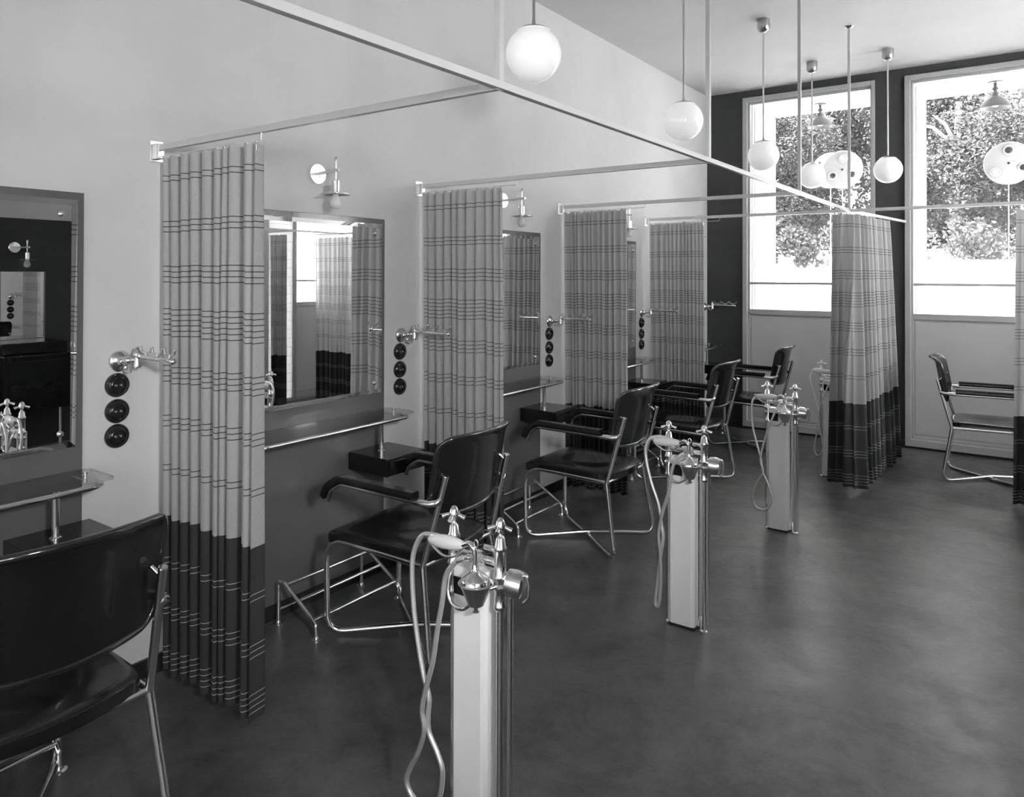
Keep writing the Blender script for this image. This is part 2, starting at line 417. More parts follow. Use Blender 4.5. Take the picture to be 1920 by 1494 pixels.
def make_mirror():
    t = thing('wall_mirror', '', 'mirror', (.012, 0, 0), 0, 'mirrors on the dark panels')
    y0, y1, z0, z1, b = .325, 1.242, .968, 1.872, .022
    g = MB(); x0, x1 = .004, .010
    g.add([(x1, y0 + b, z0 + b), (x1, y1 - b, z0 + b), (x1, y1 - b, z1 - b), (x1, y0 + b, z1 - b)], [(0, 1, 2, 3)], False)
    g.build('glass', M_MIRROR, t, clean=False)
    g = MB(); o_ = [(y0, z0), (y1, z0), (y1, z1), (y0, z1)]; n_ = [(y0 + b, z0 + b), (y1 - b, z0 + b), (y1 - b, z1 - b), (y0 + b, z1 - b)]
    for k in range(4):
        j = (k + 1) % 4
        g.add([(.0065, *o_[k]), (.0065, *o_[j]), (x1, *n_[j]), (x1, *n_[k])], [(0, 1, 2, 3)], False)
        g.add([(0, *o_[k]), (0, *o_[j]), (.0065, *o_[j]), (.0065, *o_[k])], [(0, 1, 2, 3)], False)
    g.add([(0, *p) for p in o_], [(3, 2, 1, 0)], False)
    tag(g.build('bevel', M_MIRROR, t, clean=False), 'angled bright glass edge of the mirror')
    for (yy, zz) in ((y0 + .055, z1 - .055), (y1 - .055, z1 - .055), (y0 + .055, z0 + .055), (y1 - .055, z0 + .055)):
        MB().lathe([(.011, 0), (.011, .004), (.008, .008), (.003, .0095)], (x1, yy, zz), 'x', 16).build('mirror_screw', M_CHROME, t)
    return t
m0 = make_mirror()
for i in range(5):
    o = m0 if i == 0 else dup(m0, (.012, BAY[i], 0))
    o.location = (.012, BAY[i], 0)
    o['label'] = 'wall mirror on the dark panel, ' + BN[i]

def rrect(x0, x1, y0, y1, r, n=6):
    out = []
    for (cx, cy, a0) in ((x1 - r, y1 - r, 0), (x0 + r, y1 - r, PI / 2), (x0 + r, y0 + r, PI), (x1 - r, y0 + r, 1.5 * PI)):
        for k in range(n + 1):
            a = a0 + PI / 2 * k / n; out.append((cx + r * math.cos(a), cy + r * math.sin(a)))
    return out
def plate(mb, poly, z0, z1):
    n = len(poly); mb.add([(x, y, z0) for x, y in poly] + [(x, y, z1) for x, y in poly],
        [tuple(range(n))[::-1], tuple(range(n, 2 * n))] + [(k, (k + 1) % n, (k + 1) % n + n, k + n) for k in range(n)], False)
    return mb
def make_shelf():
    t = thing('glass_shelf', '', 'shelf', (0, 0, 0), 0, 'glass shelves with chrome rails')
    z = .875; ya, yb = .255, 1.285
    g = plate(MB(), rrect(.022, .235, ya, yb, .03), z, z + .007); g.build('glass', M_SHELFGLASS, t)
    r = MB().tube(fil([(.012, ya + .07, z - .014), (.12, ya + .07, z - .014), (.225, ya + .10, z - .014), (.228, yb - .07, z - .014), (.20, yb - .035, z - .014), (.16, yb - .035, z - .014)], .03), .010, 12)
    r.build('rail', M_CHROME, t)
    for yy in (ya + .09, yb - .055):
        MB().lathe([(.012, -.014), (.012, 0), (.0055, .001), (.0055, .010), (.009, .011), (.009, .017), (.006, .019)], (.12, yy, z), 'z', 14).build('glass_screw', M_CHROME, t)
    for yy in (ya + .09, yb - .055): MB().tube([(.012, yy, z - .014), (.125, yy, z - .014)], .007, 10).build('bracket', M_CHROME, t)
    return t
def make_box():
    t = thing('drawer_box', '', 'drawer box', (0, 0, 0), 0, 'black drawer boxes under the shelves')
    x0, x1, y0, y1, z0, z1 = .013, .302, 1.012, 1.295, .602, .690
    MB().box(x0, x1 - .012, y0, y1, z0, z1, .003).build('body', M_LACQ, t)
    d = MB().box(x1 - .012, x1 + .004, y0 + .012, y1 - .012, z0 + .010, z1 - .012, .003).build('drawer', M_LACQ, t)
    MB().lathe([(.006, 0), (.006, .008), (.004, .010), (.010, .016), (.011, .022), (.006, .027)], (x1 + .004, (y0 + y1) / 2 + .01, (z0 + z1) / 2), 'x', 14).build('knob', M_CHROME, d)
    MB().tube([(.135, y0 + .115, z1), (.135, y0 + .115, .852)], .0115, 16).build('post', M_CHROME, t)
    MB().lathe([(.019, 0), (.019, .003), (.0125, .007)], (.135, y0 + .115, z1), 'z', 16).build('post_foot', M_CHROME, t)
    return t
def make_socket():
    t = thing('wall_socket', '', 'socket', (0, 0, 0), 0, 'round black wall sockets')
    MB().lathe([(.0465, 0), (.0465, .005), (.044, .011), (.041, .014), (.036, .0135), (.033, .0165), (.026, .020), (.025, .012), (.0, .012)], (0, 0, 0), 'x', 36).build('rosette', M_BLACK, t)
    b = MB()
    for s in (-.0095, .0095): b.lathe([(.0045, 0), (.0045, .0045), (.003, .005)], (.0115, s, 0), 'x', 10)
    tag(b.build('contact_insert', M_CHROME, t), 'small metal contacts in the middle')
    return t
def make_arm():
    t = thing('holder_arm', '', 'wall arm', (0, 0, 0), 0, 'chrome wall arms with hooks')
    z = 0
    MB().lathe([(.042, 0), (.042, .004), (.036, .012), (.026, .017), (.018, .022), (.015, .034), (.010, .038)], (0, 0, -.004), 'x', 28).build('wall_plate', M_NICKEL, t)
    j = MB().ball((.045, .012, .0), .017, 16).tube([(.034, 0, -.002), (.062, .028, .002)], .009, 12).lathe([(.014, -.022), (.016, -.010), (.012, 0), (.012, .022), (.016, .026), (.016, .034), (.009, .044), (.006, .050), (.008, .054), (.003, .06)], (.078, .03, -.006), 'z', 18)
    j.lathe([(.007, -.034), (.009, -.028), (.007, -.02)], (.05, .0, -.0), 'z', 14)
    j.build('joint', M_NICKEL, t)
    w = MB().box(.05, .088, -.004, .004, -.044, -.034, .002).build('wing_screw', M_NICKEL, t)
    a = MB().tube([(.078, .03, .018), (.315, .036, .012)], [.0105, .008], 14).ball((.318, .036, .012), .0125, 16).lathe([(.013, 0), (.013, .008)], (.10, .03, .018), 'x', 14)
    a.build('arm_tube', M_NICKEL, t)
    for xx in (.135, .215, .30):
        h = MB().lathe([(.011, -.006), (.010, .006)], (xx, .034, .015), 'x', 14).tube([(xx, .034, .02), (xx, .034, .036)], .0045, 10)
        h.tube(smooth([(xx - .035, .034, .052), (xx - .028, .034, .038), (xx - .01, .034, .035), (xx + .01, .034, .035), (xx + .028, .034, .038), (xx + .035, .034, .052)], 4), .0035, 8)
        h.ball((xx - .035, .034, .054), .0045, 10).ball((xx + .035, .034, .054), .0045, 10); h.build('hook', M_NICKEL, t)
    return t
def make_sconce():
    t = thing('wall_lamp', '', 'wall lamp', (0, 0, 0), 0, 'chrome reflector wall lamps')
    MB().lathe([(.050, 0), (.050, .024), (.047, .027), (.0, .0275)], (0, 0, 0), 'x', 36).build('wall_plate', M_CHROME, t)
    ab = MB(); a_, b_ = Vector((.02, 0, 0)), Vector((.225, -.042, 0)); n_ = Vector((.2, .98, 0)) * .006; u_ = Vector((0, 0, .007))
    ab.add([p + n_ * sx + u_ * sz for p in (a_, b_) for sx, sz in ((-1, -1), (1, -1), (1, 1), (-1, 1))], [(3, 2, 1, 0), (4, 5, 6, 7), (0, 1, 5, 4), (1, 2, 6, 5), (2, 3, 7, 6), (3, 0, 4, 7)], False).build('arm', M_RAIL, t)
    xr, yr = .195, -.036
    MB().tube([(xr, yr, -.045), (xr, yr, .045)], .0045, 12).lathe([(.005, 0), (.011, .003), (.011, .010), (.008, .018), (.003, .021)], (xr, yr, .045), 'z', 16).build('rod', M_CHROME, t)
    MB().lathe([(.021, 0), (.021, .052), (.017, .056), (.005, .057)], (xr, yr, -.103), 'z', 24).build('lamp_holder', M_CHROME, t)
    MB().lathe([(.002, .006), (.022, .006), (.050, .002), (.076, -.005), (.076, -.0062), (.050, .0005), (.022, .004), (.002, .004)], (xr, yr, -.108), 'z', 40).build('reflector', M_CHROME, t)
    MB().lathe([(.011, .0), (.013, -.010), (.023, -.030), (.028, -.048), (.026, -.062), (.017, -.074), (.004, -.079)], (xr, yr, -.106), 'z', 24).build('bulb', M_BULB, t)
    return t
def make_footrest():
    t = thing('foot_rail', '', 'foot rail', (0, 0, 0), 0, 'tubular floor foot rests')
    R = .0095
    for y in (0, .508):
        pts = [(.055, y, .004), (.055, y, .195), (.095, y, .195), (.285, y, .085), (.315, y, .06), (.318, y, .004)]
        MB().tube(fil(pts, [.028, .03, .03, .025]), R, 12).build('end_frame', M_CHROME, t)
        for x in (.055, .318): MB().lathe([(.024, 0), (.024, .003), (.014, .006), (.011, .014)], (x, y, 0), 'z', 20).build('floor_flange', M_CHROME, t)
    for (x, z, r) in ((.108, .188, .0085), (.055, .062, .006), (.195, .137, .0085), (.296, .078, .0085)):
        MB().tube([(x, 0, z), (x, .508, z)], r, 10).build('foot_bar', M_CHROME, t)
    return t
sh0, bx_, so0, ar0, sc0, fo0 = make_shelf(), make_box(), make_socket(), make_arm(), make_sconce(), make_footrest()
def put(proto, first, loc, label, rz=0):
    o = proto if first else dup(proto, loc, rz)
    o.location = loc; o.rotation_euler.z = rz; o['label'] = label; return o
first_s = True
for i in range(5):
    put(sh0, i == 0, (0, BAY[i], 0), 'glass shelf with chrome rail, ' + BN[i])
    put(bx_, i == 0, (0, BAY[i], 0), 'black drawer box under the glass shelf, ' + BN[i])
    if i < 4:
        for z, w in ((1.172, 'top'), (1.072, 'middle'), (.976, 'bottom')):
            put(so0, first_s, (0, BAY[i] + 1.397, z), 'round black socket, %s of three, %s' % (w, BN[i])); first_s = False
    put(ar0, i == 0, (0, BAY[i] + 1.405 + (.01 if i == 4 else 0), 1.268), 'chrome swing arm with hooks, ' + BN[i])
    put(sc0, i == 0, (.0, BAY[i] + .80, 2.093), 'chrome wall lamp above the mirror, ' + BN[i])
    put(fo0, i == 0, (0, BAY[i] + .558, 0), 'chrome foot rest on the floor, ' + BN[i])

# ------------------------------------------------------------------ curtain rail frame
t = thing('curtain_rail', 'square chrome curtain rail frame hung from the ceiling over the bays', 'curtain rail')
h = .0105
MB().box(RAILX - h, RAILX + h, -1.6, JY[3] + h, RAILZ - h, RAILZ + h, .001).build('long_rail', M_RAIL, t)
# last length slants towards the pier between the windows
a = Vector((RAILX, JY[3], RAILZ)); b = Vector((1.915, YW - .0, RAILZ)); d = (b - a).normalized(); n = Vector((-d.y, d.x, 0)); up = Vector((0, 0, 1))
vs = [p + n * sx * h + up * sz * h for p in (a, b) for sx, sz in ((-1, -1), (1, -1), (1, 1), (-1, 1))]
MB().add(vs, [(0, 1, 2, 3)[::-1], (4, 5, 6, 7), (0, 1, 5, 4), (1, 2, 6, 5), (2, 3, 7, 6), (3, 0, 4, 7)], False).build('end_rail', M_RAIL, t)
YBR = [Y0, Y0 + DB, Y0 + 2 * DB, 6.165]
for y, yb in zip(JY, YBR):
    MB().box(.02, RAILX, y - .009, y + .009, RAILZ - .012, RAILZ + .012, .001).build('cross_rail', M_RAIL, t)
    MB().tube([(.012, y, RAILZ - .036), (.69, y, RAILZ - .036), (.69, y, RAILZ - .012)], .0022, 8).build('curtain_rod', M_RAIL, t)
    MB().box(0, .006, y - .028, y + .028, RAILZ - .055, RAILZ + .03, .002).box(.006, .04, y - .014, y + .014, RAILZ - .045, RAILZ + .016, .003).build('wall_bracket', M_CHROME, t)
for y in JY + [0.02]:
    MB().box(RAILX - .0095, RAILX + .0095, y - .0095, y + .0095, RAILZ + h, ZC - .006, .001).build('hanger', M_RAIL, t)
    MB().lathe([(.012, -.022), (.034, -.006), (.034, 0)], (RAILX, y, ZC), 'z', 20).build('ceiling_cup', M_CHROME, t)
# rail to the right side of the room
MB().box(RAILX, XR, JY[3] - .009, JY[3] + .009, RAILZ - .012, RAILZ + .012, .001).build('cross_rail', M_RAIL, t)
MB().box(4.12 - h, 4.12 + h, 3.2, JY[3], RAILZ - h, RAILZ + h, .001).build('long_rail', M_RAIL, t)
MB().box(4.12, XR, 5.42 - .009, 5.42 + .009, RAILZ - .012, RAILZ + .012, .001).build('cross_rail', M_RAIL, t)

# ------------------------------------------------------------------ curtains
def curtain(label, top, bot, nf, amp, seed, zt=2.070, zb=.052, hook=True, group='plaid curtains on the rail frame', hookz=None, stretch=2.2, flip=1, sharp=1.5):
    """top/bot: plan polylines of the cloth line at the top and the bottom edge"""
    rnd = random.Random(seed)
    def samp(P, s):
        L = [math.dist(P[k], P[k + 1]) for k in range(len(P) - 1)]; T = sum(L); q = s * T
        for k, l in enumerate(L):
            if q <= l or k == len(L) - 1:
                f = q / l; x = P[k][0] + (P[k + 1][0] - P[k][0]) * f; y = P[k][1] + (P[k + 1][1] - P[k][1]) * f
                dx, dy = (P[k + 1][0] - P[k][0]) / l, (P[k + 1][1] - P[k][1]) / l
                return x, y, -dy, dx
            q -= l
    w = [rnd.uniform(.55, 1.5) for _ in range(nf)]; S = sum(w); edges = [0]
    for x in w: edges.append(edges[-1] + x / S)
    drift = [rnd.uniform(-.5, .5) for _ in range(nf + 1)]; dep = [rnd.uniform(.75, 1.25) for _ in range(nf)]; vw = [rnd.uniform(.09, .15) for _ in range(nf)]
    NS = 24; rows = [0, .02, .05, .1] + [.16 + .06 * k for k in range(14)] + [1.0]
    L = sum(math.dist(top[k], top[k + 1]) for k in range(len(top) - 1))
    cols = [(k, j / NS) for k in range(nf) for j in range(NS)] + [(nf - 1, 1.)]
    def pos(k, ph, r):
        e0 = edges[k] + (drift[k] * .35 / nf * math.sin(r * 2.6) if 0 < k else 0); e1 = edges[k + 1] + (drift[k + 1] * .35 / nf * math.sin(r * 2.6) if k + 1 < nf else 0)
        s = e0 + (e1 - e0) * ph; s = min(max(s, 0), 1)
        x0, y0, nx, ny = samp(top, s); x1, y1, mx, my = samp(bot, s)
        q = r ** .8
        x, y = x0 + (x1 - x0) * q, y0 + (y1 - y0) * q; nx, ny = nx + (mx - nx) * q, ny + (my - ny) * q
        ln = math.hypot(nx, ny) or 1; nx /= ln; ny /= ln
        g = 1 / (1 + ((ph - .5) / (vw[k] * sharp)) ** 6); crown = .10 * math.cos((ph - .5) * 2 * PI)
        a_ = amp * dep[k] * (.72 + .38 * r) * (g + crown * .6) * flip
        z = zt - (zt - zb) * r
        if r == 0: z -= .011 * (1 - abs(2 * ph - 1))
        z += (.010 * math.sin(k * 1.7 + seed) * r)
        return x + nx * a_, y + ny * a_, z
    def sheet(name, rws):
        vs = [pos(k, ph, r) for r in rws for (k, ph) in cols]; nc = len(cols)
        fs = [(i * nc + c, i * nc + c + 1, (i + 1) * nc + c + 1, (i + 1) * nc + c) for i in range(len(rws) - 1) for c in range(nc - 1)]
        me = bpy.data.meshes.new(name); me.from_pydata(vs, [], fs); me.update(); me.polygons.foreach_set('use_smooth', [True] * len(fs))
        uvl = me.uv_layers.new(name='cloth')
        us = [(edges[k] + (edges[k + 1] - edges[k]) * ph) * L * stretch for (k, ph) in cols]
        for lp in me.loops:
            vi = lp.vertex_index; c = vi % nc; r = rws[vi // nc]
            uvl.data[lp.index].uv = (us[c], .052 + (2.07 - .052) * (1 - r))
        me.materials.append(M_CLOTH); o = bpy.data.objects.new(name, me); COL.objects.link(o); o.parent = t_; return o
    t_ = thing('curtain', label, 'curtain', (0, 0, 0), 0, group)
    rh = 1 - (.649 - .052) / (2.07 - .052)
    sheet('cloth', [r for r in rows if r < rh - .01] + [rh]); tag(sheet('hem', [rh] + [r for r in rows if r > rh + .01]), 'dark hem with pale woven lines')
    if hook:
        hz = hookz or RAILZ - .036
        hk = None
        for k in range(nf + 1):
            s = min(edges[min(k, nf)], 1); x, y, nx, ny = samp(top, s)
            if hk is None:
                hk = MB().tube([(.007 * math.cos(a), 0, .007 * math.sin(a)) for a in [2 * PI * q / 10 for q in range(10)]], .0013, 6, closed=True).tube([(0, 0, -.007), (0, 0, -.03)], .0013, 6).build('curtain_hook', M_CHROME, t_, (x, y, hz - .004))
            else:
                c = hk.copy(); COL.objects.link(c); c.location = (x, y, hz - .004)
    return t_
CL = ['striped curtain with dark hem, nearest to the camera beside the left mirror', 'striped curtain with dark hem behind the second chair, second from the front',
      'striped curtain with dark hem, third from the front', 'striped curtain with dark hem, farthest on the left wall']
for i, y in enumerate(JY):
    x0, x1 = [(.055, .66), (.04, .60), (.038, .56), (.04, .555)][i]
    if i == 0:
        curtain(CL[i], [(x0, y), (x1, y)], [(x0 + .045, y - .01), (x1 + .01, y - .02)], 9, .066, 3)
    else:
        curtain(CL[i], [(x0, y), (x1 - .01, y)], [(x0 + .02, y - .0), (x1, y - .01)], [0, 10, 12, 13][i], [0, .058, .055, .052][i], 20 + i)
curtain('striped curtain with dark hem hanging at the rail corner between the two far windows', [(1.60, 6.135), (1.72, 6.12), (1.845, 7.02)], [(1.635, 5.97), (1.82, 5.80), (1.90, 7.08)], 14, .055, 31, zt=2.082, flip=-1)
curtain('striped curtain with dark hem at the right edge of the picture', [(2.79, JY[3]), (4.62, JY[3])], [(2.765, JY[3] - .04), (4.60, JY[3])], 20, .035, 41, stretch=1.3, hook=True, zb=.035)
curtain('narrow gathered striped curtain near the right wall, seen in the second mirror', [(4.27, 5.42), (4.56, 5.42)], [(4.28, 5.42), (4.52, 5.42)], 7, .04, 51)

# ------------------------------------------------------------------ armchairs
def make_chair(lab):
    t = thing('armchair', lab, 'chair', (0, 0, 0), 0, 'black and chrome tubular armchairs')
    R = .0125
    for s in (1, -1):
        # post, bend, rear foot, diagonal under the chair to the other front foot, upright, side rail back to the bend
        zf = R if s > 0 else R + .0
        pts = [(-.352, s * .215, .80), (-.250, s * .235, .425), (-.318, s * .265, R), (-.0, s * .0, R + (.0 if s > 0 else .024)), (.305, -s * .232, R), (.312, -s * .235, .436), (-.245, -s * .232, .424)]
        MB().tube(fil(pts, [.035, .07, .30, .08, .125], 8), R, 14).lathe([(R + .001, 0), (R, .004)], (-.352, s * .215, .798), d=(-.10, s * .0, .37), seg=14).build('frame_tube', M_CHROME, t)
        # arm: short sleeve from the post then forward
        y = s * .256
        MB().tube(fil([(-.327, s * .221, .705), (-.312, s * .250, .690), (-.235, y, .686), (.20, y, .690), (.262, y, .655), (.283, y, .605)], [.03, .03, .05, .05]), .010, 12).build('arm_tube', M_CHROME, t)
        MB().tube([(-.328, s * .218, .704), (-.322, s * .238, .694), (-.298, s * .252, .688), (-.225, y, .686)], .0145, 14).build('arm_sleeve', M_CHROME, t)
        path = fil([(-.225, y, .712), (.205, y, .716), (.275, y, .672), (.300, y, .622)], [.06, .06], 8)
        vs = []; n = len(path)
        for k, p in enumerate(path):
            tt = (path[min(k + 1, n - 1)] - path[max(k - 1, 0)]).normalized(); nn = Vector((-tt.z, 0, tt.x))
            wd = .024 if k < n - 1 else .021
            for (a, b) in ((-1, -.8), (-1, .6), (-.85, .92), (.85, .92), (1, .6), (1, -.8), (.88, -1), (-.88, -1)):
                vs.append(p + Vector((0, a * wd, 0)) + nn * b * .0155)
        fs = [(k * 8 + j, k * 8 + (j + 1) % 8, (k + 1) * 8 + (j + 1) % 8, (k + 1) * 8 + j) for k in range(n - 1) for j in range(8)] + [tuple(range(8))[::-1], tuple(range((n - 1) * 8, n * 8))]
        MB().add(vs, fs, True).build('armrest', M_LACQ, t)
    # seat
    out = []
    def arc(cx, cy, rx, ry, a0, a1, n):
        for k in range(n + 1):
            a = a0 + (a1 - a0) * k / n; out.append((cx + rx * math.cos(a), cy + ry * math.sin(a)))
    arc(.275, .205, .04, .04, 0, PI / 2, 6)
    out += [(.18, .244), (.08, .242), (-.02, .240), (-.11, .237)]
    arc(-.185, .165, .068, .068, PI / 2, PI * .9, 7); out += [(-.266, .12), (-.275, .08), (-.28, .04), (-.282, 0), (-.28, -.04), (-.275, -.08), (-.266, -.12)]
    arc(-.185, -.165, .068, .068, PI * 1.1, 1.5 * PI, 7); out += [(-.11, -.237), (-.02, -.240), (.08, -.242), (.18, -.244)]
    arc(.275, -.205, .04, .04, -PI / 2, 0, 6)
    n = len(out); rings = [.0001, .2, .4, .55, .7, .8, .88, .94, .98, 1.0]; vs = []
    def zseat(x, y, t_):
        dx, dy = (x + .02) / .21, y / .19; rr = min(1, math.hypot(dx, dy))
        roll = -.018 * max(0, (x - .22) / .095) ** 2
        return .474 - .016 * (math.cos(rr * PI) * .5 + .5) + roll - (.004 if t_ > .97 else 0) - (.006 if t_ == 1 else 0)
    for t_ in rings:
        for (x, y) in out: vs.append((t_ * x, t_ * y, zseat(t_ * x, t_ * y, t_)))
    for (zz, sc) in ((-.036, 1.0), (-.038, .985), (-.038, .93), (-.016, .92), (-.016, .01)):
        for (x, y) in out: vs.append((x * sc, y * sc, zseat(x, y, 1) + zz))
    m_ = len(rings) + 5; fs = [(i * n + k, i * n + (k + 1) % n, (i + 1) * n + (k + 1) % n, (i + 1) * n + k) for i in range(m_ - 1) for k in range(n)]
    MB().add(vs, fs, True).build('seat', M_LACQ, t)
    # backrest
    HW = .234; z0, z1 = .632, .945
    def bx(y, z):
        q = (z - z0) / (z1 - z0); c = 1 - min(1, (y / HW) ** 2)
        lip = -.022 * max(0, (q - .86) / .14) ** 2
        return -.268 - .060 * q - .052 * c + lip
    ol = []
    for (cy, cz, rr, a0) in ((HW - .05, z1 - .05, .05, 0), (-HW + .05, z1 - .05, .05, PI / 2), (-HW + .062, z0 + .062, .062, PI), (HW - .062, z0 + .062, .062, 1.5 * PI)):
        for k in range(9):
            a = a0 + PI / 2 * k / 8; ol.append((cy + rr * math.cos(a), cz + rr * math.sin(a)))
    # sagging lower edge, slightly crowned upper edge
    ol2 = []
    for k in range(len(ol)):
        a, b = ol[k], ol[(k + 1) % len(ol)]; m_ = max(1, int(math.dist(a, b) / .035))
        for j in range(m_): ol2.append((a[0] + (b[0] - a[0]) * j / m_, a[1] + (b[1] - a[1]) * j / m_))
    ol = [(y, z + (-.016 if z < z0 + .1 else .008 if z > z1 - .06 else 0) * (1 - (y / HW) ** 2)) for y, z in ol2]
    n = len(ol); cz = (z0 + z1) / 2; vs = []
    rg = [.0001, .2, .4, .6, .75, .88, .96, 1.0]
    for off in (1, -1):
        for t_ in (rg if off > 0 else rg[::-1]):
            for (y, z) in ol:
                yy, zz = y * t_, cz + (z - cz) * t_; vs.append((bx(yy, zz) + off * .006, yy, zz))
    m_ = 2 * len(rg); fs = [(i * n + k, i * n + (k + 1) % n, (i + 1) * n + (k + 1) % n, (i + 1) * n + k) for i in range(m_ - 1) for k in range(n)]
    MB().add(vs, fs, True).build('backrest', M_LACQ, t)
    rim = MB().tube([(bx(y, z) - .002, y, z) for y, z in ol], .0105, 10, closed=True); tag(rim.build('backrest_rim', M_RIM, t), 'rounded glossy black rim')
    for s in (1, -1):
        MB().tube([(-.345, s * .214, .775), (bx(s * .20, .80) - .006, s * .200, .80)], .006, 10).lathe([(.009, 0), (.009, .004), (.004, .007)], (bx(s * .20, .80) + .006, s * .2, .80), 'x', 12).build('back_bolt', M_CHROME, t)
    MB().tube([(-.248, .232, .424), (-.248, -.232, .424)], .009, 10).build('seat_crossbar', M_CHROME, t)
    MB().tube([(.20, .235, .434), (.20, -.235, .434)], .008, 10).build('seat_crossbar', M_CHROME, t)
    return t
ch = make_chair('black and chrome armchair cut off at the lower left corner, seen from behind')
ch.location = (.590, .865, 0); ch.rotation_euler.z = PI
dup(ch, (.62, 2.425, 0), PI + .03, 'black and chrome armchair behind the nearest white shower column, facing the mirror')
dup(ch, (.662, 3.925, 0), PI, 'black and chrome armchair third from the front, facing the left wall')
dup(ch, (.655, 5.45, 0), PI - .02, 'black and chrome armchair fourth from the front, in front of the farthest left curtain')
dup(ch, (.69, 6.92, 0), PI, 'black and chrome armchair in front of the left window panel')
dup(ch, (2.612, 6.84, 0), .03, 'black and chrome armchair facing right before the right window panel')

# ------------------------------------------------------------------ shampoo columns
HOSES = {
 0: [(-.06,.842),(-.116,.844),(-.157,.831),(-.185,.778),(-.189,.715),(-.178,.608),(-.156,.506),(-.135,.436),(-.112,.382),(-.114,.328),(-.107,.284),(-.073,.237),(-.054,.191),(-.068,.11),(-.115,.07),(-.168,.085),(-.188,.12),(-.175,.160),(-.144,.217),(-.120,.288),(-.128,.346),(-.114,.412),(-.09,.495),(-.074,.591),(-.058,.671),(-.045,.749),(-.006,.80),(.02,.812)],
 1: [(-.06,.855),(-.105,.855),(-.144,.837),(-.163,.773),(-.136,.653),(-.096,.55),(-.078,.456),(-.070,.397),(-.088,.271),(-.10,.16),(-.105,.105),(-.097,.085),(-.086,.105),(-.078,.201),(-.080,.322),(-.088,.417),(-.070,.518),(-.039,.621),(-.021,.733),(.012,.786),(.03,.80)],
 2: [(-.06,.845),(-.10,.843),(-.131,.827),(-.151,.778),(-.144,.644),(-.111,.514),(-.088,.434),(-.081,.368),(-.051,.306),(-.019,.212),(-.038,.153),(-.078,.129),(-.121,.144),(-.138,.208),(-.111,.296),(-.075,.368),(-.091,.433),(-.078,.519),(-.038,.657),(.005,.765),(.022,.80)],
 3: [(-.056,.853),(-.12,.850),(-.145,.77),(-.108,.624),(-.080,.52),(-.088,.391),(-.109,.218),(-.081,.175),(-.048,.248),(-.068,.394),(-.074,.52),(-.036,.652),(.005,.762),(.022,.80)]}
